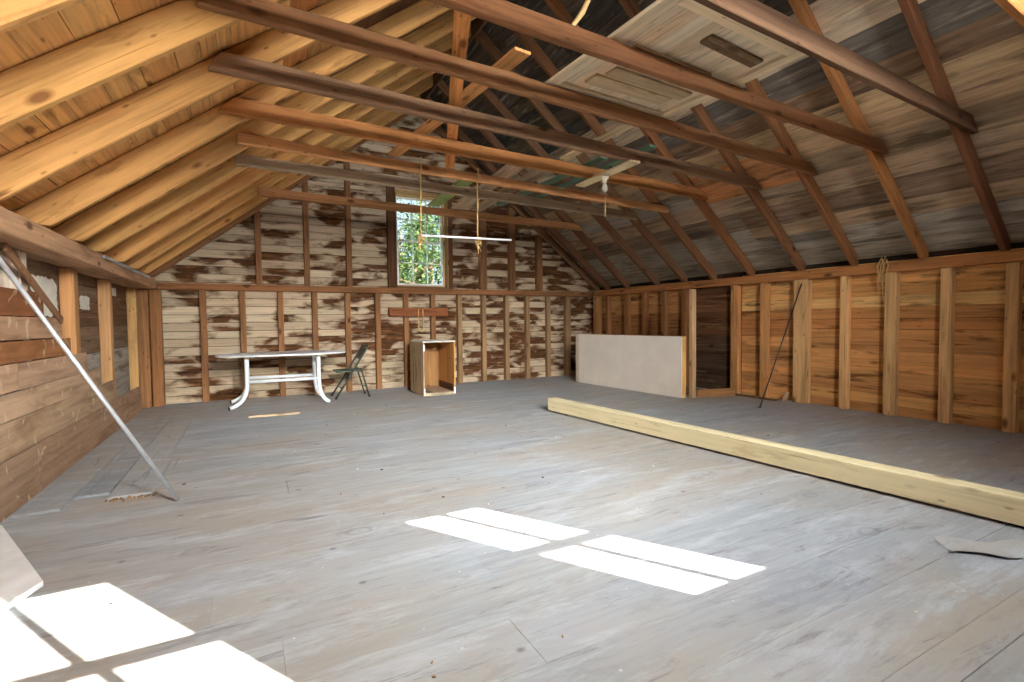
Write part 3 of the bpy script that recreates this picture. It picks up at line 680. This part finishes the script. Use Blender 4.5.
# white oval table
te = empty('oval_table', (0.405, 7.90, 0)); tag(te, 'white oval metal table with curved legs standing by the back wall', 'table')
m = MB(); N = 40
poly = [(0.86 * (abs(math.cos(a)) ** 0.8) * (1 if math.cos(a) >= 0 else -1), 0.46 * (abs(math.sin(a)) ** 0.8) * (1 if math.sin(a) >= 0 else -1)) for a in [2 * math.pi * k / N for k in range(N)]]
m.prism(poly, 0.715, 0.738, (1, 1, 1), True); m.build('tabletop', 'white_paint', te, 0.003)
for sx, fx in ((-1, -0.76), (1, 0.62)):
    lx = -0.475 if sx < 0 else 0.44
    for sy in (-0.31, 0.27):
        path = [(lx, sy, 0.714), (lx, sy, 0.52), (lx, sy, 0.36), (lx + sx * 0.004, sy, 0.30)]
        for k in range(1, 9):
            a = k / 8 * math.pi / 2 * 0.88; path.append((lx + sx * (0.004 + (abs(fx - lx) - 0.03) * (1 - math.cos(a))), sy - 0.03 * k / 8 * (1 if sy < 0 else -1), 0.30 - 0.272 * math.sin(a)))
        m = MB(); m.tube(path, 0.027, (1, 1, 1), 12); lg = m.build('leg', 'white_metal', te)
        m = MB(); d = (V(path[-1]) - V(path[-2])).normalized(); m.tube([V(path[-1]) + d * 0.002, V(path[-1]) + d * 0.02], 0.022, (1, 1, 1), 10); m.build('foot_cap', 'cap' if sx < 0 else 'white_metal', lg)
        m = MB(); m.lathe([(0.030, 0.680), (0.032, 0.70), (0.030, 0.712)], (lx, sy, 0), (.6, .45, .25), 14); m.build('collar', 'lumber', lg)
for sy in (-0.31, 0.27):
    m = MB(); m.tube([(-0.475, sy, 0.37), (0.44, sy, 0.37)], 0.020, (1, 1, 1), 12); m.build('stretcher', 'white_metal', te)

# folding chair (faces left, towards the table)
ce = empty('folding_chair', (1.36, 8.06, 0)); tag(ce, 'dark green metal folding chair between the white table and the back wall', 'chair')
hw = 0.21
for sy in (-hw, hw):
    m = MB(); m.tube([(-0.25, sy, 0.012), (-0.06, sy, 0.30), (0.06, sy, 0.50), (0.20, sy, 0.72), (0.235, sy, 0.785)], 0.0145, (1, 1, 1), 10); lg = m.build('front_leg', 'green_metal', ce)
    m = MB(); m.tube([(-0.252, sy, 0.002), (-0.247, sy, 0.03)], 0.015, (1, 1, 1), 8); m.build('foot_cap', 'cap', lg)
    m = MB(); m.tube([(0.255, sy * 0.88, 0.012), (0.19, sy * 0.88, 0.25), (0.13, sy * 0.88, 0.46)], 0.0145, (1, 1, 1), 10); lg = m.build('rear_leg', 'green_metal', ce)
    m = MB(); m.tube([(0.258, sy * 0.88, 0.002), (0.25, sy * 0.88, 0.03)], 0.015, (1, 1, 1), 8); m.build('foot_cap', 'cap', lg)
m = MB(); m.tube([(0.235, -hw, 0.785), (0.25, -hw * .8, 0.80), (0.25, hw * .8, 0.80), (0.235, hw, 0.785)], 0.0145, (1, 1, 1), 10); m.build('top_rail', 'green_metal', ce)
m = MB(); m.tube([(-0.15, -hw, 0.16), (-0.15, hw, 0.16)], 0.009, (1, 1, 1), 8); m.build('crossbar', 'green_metal', ce); m = MB(); m.tube([(0.215, -hw * .88, 0.16), (0.215, hw * .88, 0.16)], 0.009, (1, 1, 1), 8); m.build('crossbar', 'green_metal', ce)
m = MB(); c = []
for x, z in ((0.12, 0.60), (0.225, 0.765)):
    for sy in (-1, 1): c.append((x, sy * (hw - 0.014), z))
m.box8([(0.122, -hw + .014, .60), (0.132, -hw + .014, .596), (0.235, -hw + .014, .765), (0.225, -hw + .014, .77), (0.122, hw - .014, .60), (0.132, hw - .014, .596), (0.235, hw - .014, .765), (0.225, hw - .014, .77)], (1, 1, 1), (0, 1, 0)); m.build('backrest', 'green_metal', ce)
m = MB(); q = []
for cxx, cyy, a0 in ((0.13, 0.15, 0), (-0.19, 0.15, 90), (-0.19, -0.15, 180), (0.13, -0.15, 270)):
    for k in range(5): a = math.radians(a0 + k * 22.5); q.append((cxx + 0.05 * math.cos(a), cyy + 0.045 * math.sin(a)))
m.prism(q, 0.405, 0.43, (1, 1, 1), True); so = m.build('seat', 'green_metal', ce, 0.006); so.rotation_euler = (0, 0, 0)

# open wooden box
be = empty('open_box', (2.345, 7.40, 0), -0.03); tag(be, 'tall open-fronted wooden box with whitish top standing at the back wall', 'box')
bw, bd, bh, th = 0.53, 0.78, 0.84, 0.022
def slab(nm, x0, x1, y0, y1, z0, z1, t, mat, ax):
    m = MB(); p = {'x': ((x0, (y0 + y1) / 2, (z0 + z1) / 2), (x1, (y0 + y1) / 2, (z0 + z1) / 2), (0, 1, 0), (0, 0, 1), y1 - y0, z1 - z0), 'z': (((x0 + x1) / 2, (y0 + y1) / 2, z0), ((x0 + x1) / 2, (y0 + y1) / 2, z1), (1, 0, 0), (0, 1, 0), x1 - x0, y1 - y0), 'y': (((x0 + x1) / 2, y0, (z0 + z1) / 2), ((x0 + x1) / 2, y1, (z0 + z1) / 2), (1, 0, 0), (0, 0, 1), x1 - x0, z1 - z0)}[ax]
    m.bar(*p, t); return m.build(nm, mat, be, 0.003)
slab('side_panel', 0, th, 0, bd, 0.002, bh, rgb(196, 168, 126), 'grey_wood', 'z')
slab('side_panel', bw - th, bw, 0, bd, 0.002, bh, rgb(206, 150, 84), 'fresh', 'z')
slab('top_panel', 0, bw, 0, bd, bh + 0.001, bh + 0.023, rgb(214, 206, 192), 'grey_wood', 'y')
slab('bottom_panel', th + .001, bw - th - .001, 0, bd - th, 0.02, 0.045, rgb(170, 140, 110), 'grey_wood', 'y')
slab('back_panel', th + .001, bw - th - .001, bd - th, bd, 0.05, bh - .001, rgb(150, 108, 62), 'timber', 'z')
slab('toe_board', th + .001, bw - th - .001, -0.001, 0.02, 0.002, 0.05, rgb(196, 176, 140), 'grey_wood', 'x')
slab('inner_rail', bw - th - 0.02, bw - th - 0.001, 0.03, bd - 0.05, 0.05, 0.16, rgb(92, 62, 40), 'timber', 'y')
for x, z in ((0.004, 0.07), (bw - 0.028, 0.07), (0.004, 0.76)):
    m = MB(); m.bar((x + 0.012, -0.005, z - 0.05), (x + 0.012, -0.005, z + 0.05), (1, 0, 0), (0, 1, 0), 0.026, 0.006, (1, 1, 1)); m.build('corner_bracket', 'white_metal', be, 0.001)

# board nailed across the back wall studs over the box, with a looped cord
nb = stick('cross_board', (2.13, 8.617, 1.345), (3.22, 8.617, 1.345), (0, 1, 0), (0, 0, 1), 0.024, 0.145, rgb(132, 76, 40), 'timber', 0.004)
tag(nb, 'short dark brown board nailed across the studs above the open box', 'board')
m = MB(); path = [(2.66, 8.595, 1.40)] + [(2.655, 8.593, 1.3), (2.655, 8.592, 1.12)] + [(2.70 - 0.045 * math.cos(a), 8.592, 1.05 - 0.05 * math.sin(a)) for a in [k * math.pi / 6 for k in range(7)]] + [(2.745, 8.592, 1.12), (2.74, 8.593, 1.3), (2.735, 8.595, 1.39)]
m.tube(path, 0.010, rgb(150, 120, 90), 8)
tag(m.build('cord_loop', 'rope', None, recentre=(2.7, 8.592, 1.4)), 'looped grey cord hanging on the dark cross board', 'cord')

# pipe and rod
m = MB(); p0, p1 = V((-0.46, 3.85, 0.012)), V((-1.176, 3.40, 1.62)); m.tube([p0, p0 + (p1 - p0) * .5, p1], 0.0125, (1, 1, 1), 12)
tag(m.build('metal_pipe', 'steel', None, recentre=p0), 'silver metal pipe leaning from the floor to the left wall', 'pipe')
m = MB(); p0, p1 = V((5.80, 4.11, 0.008)), V((6.575, 4.06, 1.62)); m.tube([p0, p0 + (p1 - p0) * .5, p1], 0.0085, (1, 1, 1), 10)
ro = tag(m.build('metal_rod', 'dark_steel', None, recentre=p0), 'thin dark metal rod leaning on the extra wide right wall stud', 'rod')
m = MB(); m.bar((-0.03, -0.005, 0.0), (0.03, 0.006, 0.0), (0, 1, 0), (0, 0, 1), 0.02, 0.012, (1, 1, 1)); m.build('rod_foot', 'dark_steel', ro, 0.002)

tag(stick('wood_strip', (-0.06, 6.86, 0.016), (0.52, 6.83, 0.016), (0, 1, 0), (0, 0, 1), 0.045, 0.026, rgb(190, 164, 130), 'lumber', 0.003), 'thin pale wood strip lying on the floor in front of the white table', 'strip')
# loose grey floor planks by the left wall
for i, (xa, xb, ya, yb, t) in enumerate(((-1.31, -1.085, 4.00, 6.0, (150, 156, 162)), (-1.075, -0.885, 4.22, 5.24, (134, 146, 156)), (-0.875, -0.63, 4.10, 5.05, (160, 164, 168)), (-1.05, -0.90, 5.26, 7.6, (150, 154, 158)), (-0.88, -0.66, 5.07, 6.9, (164, 166, 168)))):
    t_ = 0.018
    o = stick('floor_plank', ((xa + xb) / 2, ya, t_ / 2 + .001), ((xa + xb) / 2, yb, t_ / 2 + .001), (1, 0, 0), (0, 0, 1), xb - xa, t_, rgb(*t), 'floor', 0.003)
    tag(o, ['grey painted plank lying along the foot of the left wall', 'short bluish grey plank, middle of the three plank ends by the pipe', 'short grey plank with a splintered near end beside the pipe foot', 'long grey plank behind the short bluish one, towards the back corner', 'long grey plank behind the splintered one, towards the back'][i], 'plank', 'loose grey planks by the left wall')
# splintered wood at the plank end
m = MB()
for k in range(14):
    x = -0.87 + 0.25 * k / 13; y = 4.06 + rng.uniform(-0.02, 0.02)
    m.bar((x, y - 0.02, 0.006), (x + rng.uniform(-.03, .03), y + rng.uniform(0.005, .03), 0.008), (1, 0, 0), (0, 0, 1), 0.012, 0.008, vary(rgb(150, 116, 84), .25))
tag(m.build('splinters', 'timber'), 'brown splinters along the broken end of a grey plank', 'splinters', kind='stuff')

# white board offcut by the left wall, catching the sun
m = MB(); m.prism([(-0.845, 2.865), (-1.285, 3.80), (-1.305, 3.80), (-1.32, 2.0), (-1.12, 2.05)], 0.004, 0.03, (1, 1, 1))
tag(m.build('white_offcut', 'white_paint', None, 0.002, recentre=(-1.2, 2.9, 0.004)), 'white painted board offcut lying at the lower left edge by the wall', 'board')

# scrap of paper with curled edge at the right
m = MB(); nx, ny = 14, 7
gr = []
for j in range(ny):
    for i in range(nx):
        u, v = i / (nx - 1), j / (ny - 1)
        x = 2.98 + 0.34 * u + 0.12 * v + 0.02 * math.sin(9 * u); y = 1.06 - 0.26 * u + 0.12 * v + 0.025 * math.sin(7 * u + 2) + (0.01 * rng.random() if j in (0, ny - 1) else 0)
        z = 0.002 + 0.015 * max(0, 1 - v * 3.5) * (0.6 + 0.4 * math.sin(6 * u)) + 0.010 * max(0, v - .75) * 4
        gr.append((x, y, z))
b = m.add(gr + [(x, y, z + 0.002) for x, y, z in gr], rgb(172, 172, 170)); K = nx * ny
for j in range(ny - 1):
    for i in range(nx - 1):
        a = b + j * nx + i; q = [a, a + 1, a + nx + 1, a + nx]
        m.face(q[::-1], [(0, 0), (0, .1), (.1, .1), (.1, 0)]); m.face([x + K for x in q], [(0, 0), (0, .1), (.1, .1), (.1, 0)])
tag(m.build('torn_sheet', 'floor', None, recentre=(3.1, 1.0, 0.0)), 'torn grey sheet with a curled dark edge on the floor at the right edge', 'sheet')

# wood chips and plaster crumbs
m = MB()
for k in range(70):
    x, y = rng.uniform(-0.9, 5.5), rng.uniform(0.9, 7.0); a = rng.uniform(0, 6.3); l = rng.uniform(0.006, 0.022)
    if 3.2 < x < 3.95: continue
    m.bar((x, y, 0.0035), (x + l * math.cos(a), y + l * math.sin(a), 0.0035), (-math.sin(a), math.cos(a), 0), (0, 0, 1), l * 0.4, 0.005, rng.choice([rgb(225, 220, 210), rgb(60, 52, 46), rgb(150, 120, 84)]))
tag(m.build('litter', 'timber'), 'small chips and crumbs scattered over the grey floor', 'litter', kind='stuff')
m = MB(); pts = [(5.80, 5.75), (5.92, 5.22), (6.44, 5.06), (6.44, 4.4), (6.47, 4.36), (6.57, 4.36), (6.57, 6.05)]
m.prism(pts, 0.001, 0.012, (1, 1, 1)); tag(m.build('dirt_patch', 'dirt'), 'brown dirt strewn on the floor along the dark recess', 'dirt', kind='stuff')
tag(stick('wood_offcut', (6.49, 4.24, 0.012), (6.575, 4.235, 0.13), (0, 1, 0), (1, 0, 0), 0.05, 0.02, rgb(186, 160, 128), 'timber', 0.003), 'small pale offcut leaning at the foot of the extra wide stud', 'offcut')

# torn white paper on the left wall
def torn(name, y0, y1, z0, z1, label, seed):
    r = random.Random(seed); pts = []; N = 44
    for k in range(N):
        a = 2 * math.pi * k / N; e = 1 + r.uniform(-0.13, 0.05)
        ca, sa = math.cos(a), math.sin(a); q = max(abs(ca), abs(sa))
        pts.append(((y0 + y1) / 2 + (y1 - y0) / 2 * ca / q * e, (z0 + z1) / 2 + (z1 - z0) / 2 * sa / q * e))
    m = MB(); b = m.add([(-1.4735, y, z) for y, z in pts] + [(-1.471, y, z) for y, z in pts], (1, 1, 1)); n = N
    m.face([b + i for i in range(n)], [(0, 0)] * n); m.face([b + n + i for i in reversed(range(n))], [(0, 0)] * n)
    for i in range(n): k = (i + 1) % n; m.face([b + i, b + k, b + n + k, b + n + i], [(0, 0)] * 4)
    tag(m.build(name, 'paper', None, recentre=(-1.472, (y0 + y1) / 2, (z0 + z1) / 2)), label, 'paper')
torn('torn_paper', 5.02, 5.60, 1.24, 1.56, 'torn white paper remnant on the left wall boards beside the orange stud', 3)
torn('torn_paper', 6.22, 6.55, 1.32, 1.46, 'small torn white scrap on the left wall right of the orange stud', 5)
torn('torn_paper', 7.5, 7.72, 1.52, 1.62, 'tiny white scrap under the left top plate', 8)

# rope tuft on the right plate
m = MB()
for k in range(5):
    y = 3.07 + rng.uniform(-.03, .03)
    m.tube([(6.58, y, 1.80), (6.572, y + 0.02, 1.83 + .02 * k % .05), (6.560, y + rng.uniform(-.02, .1), 1.76), (6.562, y + rng.uniform(-.04, .08), 1.66 - 0.04 * k)], 0.006, (1, 1, 1), 6)
m.tube([(6.566, 3.07, 1.80), (6.566, 3.09, 1.6), (6.566, 3.085, 1.36)], 0.005, (1, 1, 1), 6)
tag(m.build('rope_tuft', 'rope', None, recentre=(6.57, 3.07, 1.8)), 'frayed tuft of old rope hanging from the right top plate', 'rope')

# bar hung from two ropes under the light orange tie
def hang_rope(x, y, zt, zb, label, seed):
    r = random.Random(seed); m = MB()
    m.tube([(x, y, zt), (x + .004, y, (zt + zb) / 2 + .1), (x - .003, y, zb + .12), (x, y, zb)], [0.0085, 0.0085, 0.009, 0.011], (1, 1, 1), 8)
    for q in range(5):
        pa = []; ph = r.uniform(0, 6)
        for k in range(9):
            a = ph + k * 0.8; pa.append((x + (0.028 + .012 * r.random()) * math.cos(a), y + (0.026 + .01 * r.random()) * math.sin(a) , zb + r.uniform(-.035, .05) + (q - 2) * .006))
        m.tube(pa, 0.0065, (1, 1, 1), 6)
    for q in range(3): m.tube([(x + r.uniform(-.02, .02), y, zb - .02), (x + r.uniform(-.04, .04), y + r.uniform(-.02, .02), zb - .08 - .03 * q)], 0.005, (1, 1, 1), 6)
    m.tube([(x, y - 0.034, zt), (x, y - 0.033, zt + 0.13)], 0.0085, (1, 1, 1), 8)
    return tag(m.build('hanging_rope', 'rope', None, recentre=(x, y, zt)), label, 'rope', 'ropes hanging from the light orange tie')
hang_rope(1.652, 5.19, 2.79, 2.06, 'frayed rope hanging in front of the window', 1)
hang_rope(2.335, 5.225, 2.765, 2.075, 'frayed rope with a big knot hanging right of the window', 2)
m = MB(); m.tube([(1.63, 5.127, 2.085), (2.74, 5.170, 2.115)], 0.012, (1, 1, 1), 10)
tag(m.build('trapeze_bar', 'white_paint', None, recentre=(1.63, 5.145, 2.085)), 'thin whitish bar slung level between the two hanging ropes', 'bar')

# batten with bare bulb
bt = stick('ceiling_batten', (3.40, 3.78, 2.722), (3.47, 4.80, 2.742), (1, -0.07, 0), (0, 0, 1), 0.125, 0.022, rgb(236, 212, 160), 'lumber', 0.002)
tag(bt, 'pale batten fixed under the ties, carrying the bare bulb', 'batten')
le = empty('bare_bulb_light', (3.45, 4.32, 2.720)); tag(le, 'bare unlit light bulb in a porcelain holder with a pull cord', 'lamp')
m = MB(); m.lathe([(0.045, -0.002), (0.045, -0.014), (0.030, -0.028), (0.022, -0.05), (0.022, -0.062)], (0, 0, 0), (1, 1, 1), 20); m.build('lamp_holder', 'porcelain', le)
m = MB(); m.lathe([(0.012, -0.062), (0.014, -0.075), (0.022, -0.09), (0.030, -0.11), (0.033, -0.128), (0.030, -0.146), (0.020, -0.159), (0.006, -0.164)], (0, 0, 0), (1, 1, 1), 20); m.build('bulb', 'bulb', le)
m = MB(); m.tube([(0.03, 0.03, -0.02), (0.035, 0.035, -0.2), (0.035, 0.035, -0.42)], 0.0045, (1, 1, 1), 6); m.build('pull_cord', 'rope', le)
m = MB(); m.tube([(0.03, -0.02, -0.016), (0.08, -0.03, 0.03), (0.085, -0.04, 0.08), (0.04, -0.06, 0.10), (-0.02, -0.1, 0.075)], 0.005, (1, 1, 1), 8); m.build('wire', 'cap', le)
# pale frayed strip hanging from the roof in the top middle
m = MB(); m.tube([(2.55, 3.02, 3.93), (2.36, 3.02, 3.70), (2.20, 3.0, 3.40), (2.05, 2.98, 3.20), (1.98, 2.98, 3.10)], [0.022, 0.014, 0.02, 0.013, 0.008], rgb(214, 186, 140), 8)
tag(m.build('hanging_strip', 'rope', None, recentre=(2.5, 3.02, 3.9)), 'pale frayed strip dangling from the dark roof left of the board panel', 'rope')

# ------------------------------------------------------------------ outside the back window
m = MB(); m.bar((-20, 20, -2.7), (30, 20, -2.7), (0, 1, 0), (0, 0, 1), 22, 0.2, (1, 1, 1)); tag(m.build('ground', 'earth'), kind='structure')
def tree(x, y, h, r, n, greens, label, seed):
    r_ = random.Random(seed); t = empty('leafy_tree', (x, y, -2.6)); tag(t, label, 'tree', 'trees outside the window')
    m = MB(); top = h * 0.8
    m.tube([(0, 0, 0), (0.06, 0.03, top * .4), (-0.05, 0.02, top * .75), (0.03, 0, top)], [0.2, 0.15, 0.09, 0.03], (1, 1, 1), 10)
    br = []
    for k in range(14):
        z = top * r_.uniform(0.3, 0.95); a = r_.uniform(0, 6.28); l = r * r_.uniform(0.5, 0.95)
        e = V((l * math.cos(a), l * math.sin(a), z + l * r_.uniform(.15, .6))); m.tube([(0, 0, z), (e.x * .5, e.y * .5, z + (e.z - z) * .6), e], [0.05, 0.03, 0.012], (1, 1, 1), 6); br.append(e)
    m.build('trunk', 'bark', t)
    f = MB()
    cl = [V((r * .75 * r_.gauss(0, .5), r * .75 * r_.gauss(0, .5), h * r_.uniform(0.3, 0.98))) for _ in range(26)] + br
    for k in range(n):
        c = r_.choice(cl); p = c + V((r_.gauss(0, .30), r_.gauss(0, .30), r_.gauss(0, .26)))
        d = V((r_.gauss(0, 1), r_.gauss(0, 1), r_.gauss(0, .6))).normalized(); s = d.orthogonal().normalized(); s.rotate(Matrix.Rotation(r_.uniform(0, 6.28), 3, d)); l = r_.uniform(.08, .15)
        u = d.cross(s) * 0.015
        b = f.add([p, p + d * l * .5 + s * l * .3 + u, p + d * l, p + d * l * .5 - s * l * .3 + u], tuple(0.3 * q for q in mixc(greens[0], greens[1], r_.random())))
        f.face([b, b + 1, b + 2, b + 3], [(0, 0)] * 4)
    f.build('foliage', 'leaf', t)
G1 = (rgb(70, 104, 44), rgb(140, 172, 84)); G2 = (rgb(52, 88, 52), rgb(112, 150, 92)); G3 = (rgb(96, 120, 60), rgb(176, 196, 120))
tree(3.75, 12.4, 6.6, 1.3, 6000, G1, 'leafy green tree filling the left panes of the back window', 11)
tree(5.75, 16.9, 8.0, 1.6, 6000, G2, 'darker leafy tree behind the right panes of the back window', 12)
tree(6.1, 22.4, 10.0, 2.0, 6000, G3, 'pale leafy tree farther off through the middle of the window', 13)

# ------------------------------------------------------------------ light
w = bpy.data.worlds.new('sky'); scene.world = w; w.use_nodes = True
bg = w.node_tree.nodes['Background']; bg.inputs[0].default_value = (0.62, 0.80, 1.0, 1); bg.inputs[1].default_value = 1.2
sd = V((-0.53, 0.85, -0.84)).normalized()
s = bpy.data.lights.new('sun', 'SUN'); s.energy = 50.0; s.angle = math.radians(0.3); s.color = (1.0, 0.95, 0.86)
so = bpy.data.objects.new('sun', s); so.rotation_euler = sd.to_track_quat('-Z', 'Y').to_euler(); COL.objects.link(so)
l = bpy.data.lights.new('window_daylight', 'AREA'); l.shape = 'RECTANGLE'; l.size = 4.4; l.size_y = 1.7; l.energy = 2350; l.color = (1.0, 0.985, 0.96); l.spread = math.radians(110)
o = bpy.data.objects.new('window_daylight', l); o.location = (2.0, YF - 2.2, 3.25); o.rotation_euler = (math.radians(90 - 18), 0, 0); COL.objects.link(o)

l = bpy.data.lights.new('high_sky_daylight', 'AREA'); l.shape = 'RECTANGLE'; l.size = 4.4; l.size_y = 1.4; l.energy = 620; l.color = (0.97, 0.985, 1.0); l.spread = math.radians(110)
o = bpy.data.objects.new('high_sky_daylight', l); o.location = (2.2, YF - 1.1, 4.3); o.rotation_euler = (math.radians(90 - 52), 0, 0); COL.objects.link(o)

# ------------------------------------------------------------------ camera
cam = bpy.data.cameras.new('camera'); co = bpy.data.objects.new('camera', cam); COL.objects.link(co)
F, yaw, pit, roll = 492.33, 0.486521, 0.0386752, -0.011206
cam.sensor_fit = 'HORIZONTAL'; cam.sensor_width = 36.0; cam.lens = 36.0 * F / 1024; cam.clip_start = 0.05; cam.clip_end = 200
fw = V((math.sin(yaw) * math.cos(pit), math.cos(yaw) * math.cos(pit), -math.sin(pit))); r0 = V((math.cos(yaw), -math.sin(yaw), 0)); u0 = r0.cross(fw)
rt = r0 * math.cos(roll) + u0 * math.sin(roll); up = u0 * math.cos(roll) - r0 * math.sin(roll)
mw = Matrix((( rt.x, up.x, -fw.x, 0.0), (rt.y, up.y, -fw.y, 0.0), (rt.z, up.z, -fw.z, 1.15), (0, 0, 0, 1))); co.matrix_world = mw
scene.camera = co
scene.cycles.use_denoising = True
scene.cycles.max_bounces = 10; scene.cycles.diffuse_bounces = 6; scene.cycles.transparent_max_bounces = 12
scene.view_settings.view_transform = 'Standard'; scene.view_settings.look = 'None'; scene.view_settings.gamma = 1.0; scene.view_settings.exposure = 0.42; scene.view_settings.use_curve_mapping = False
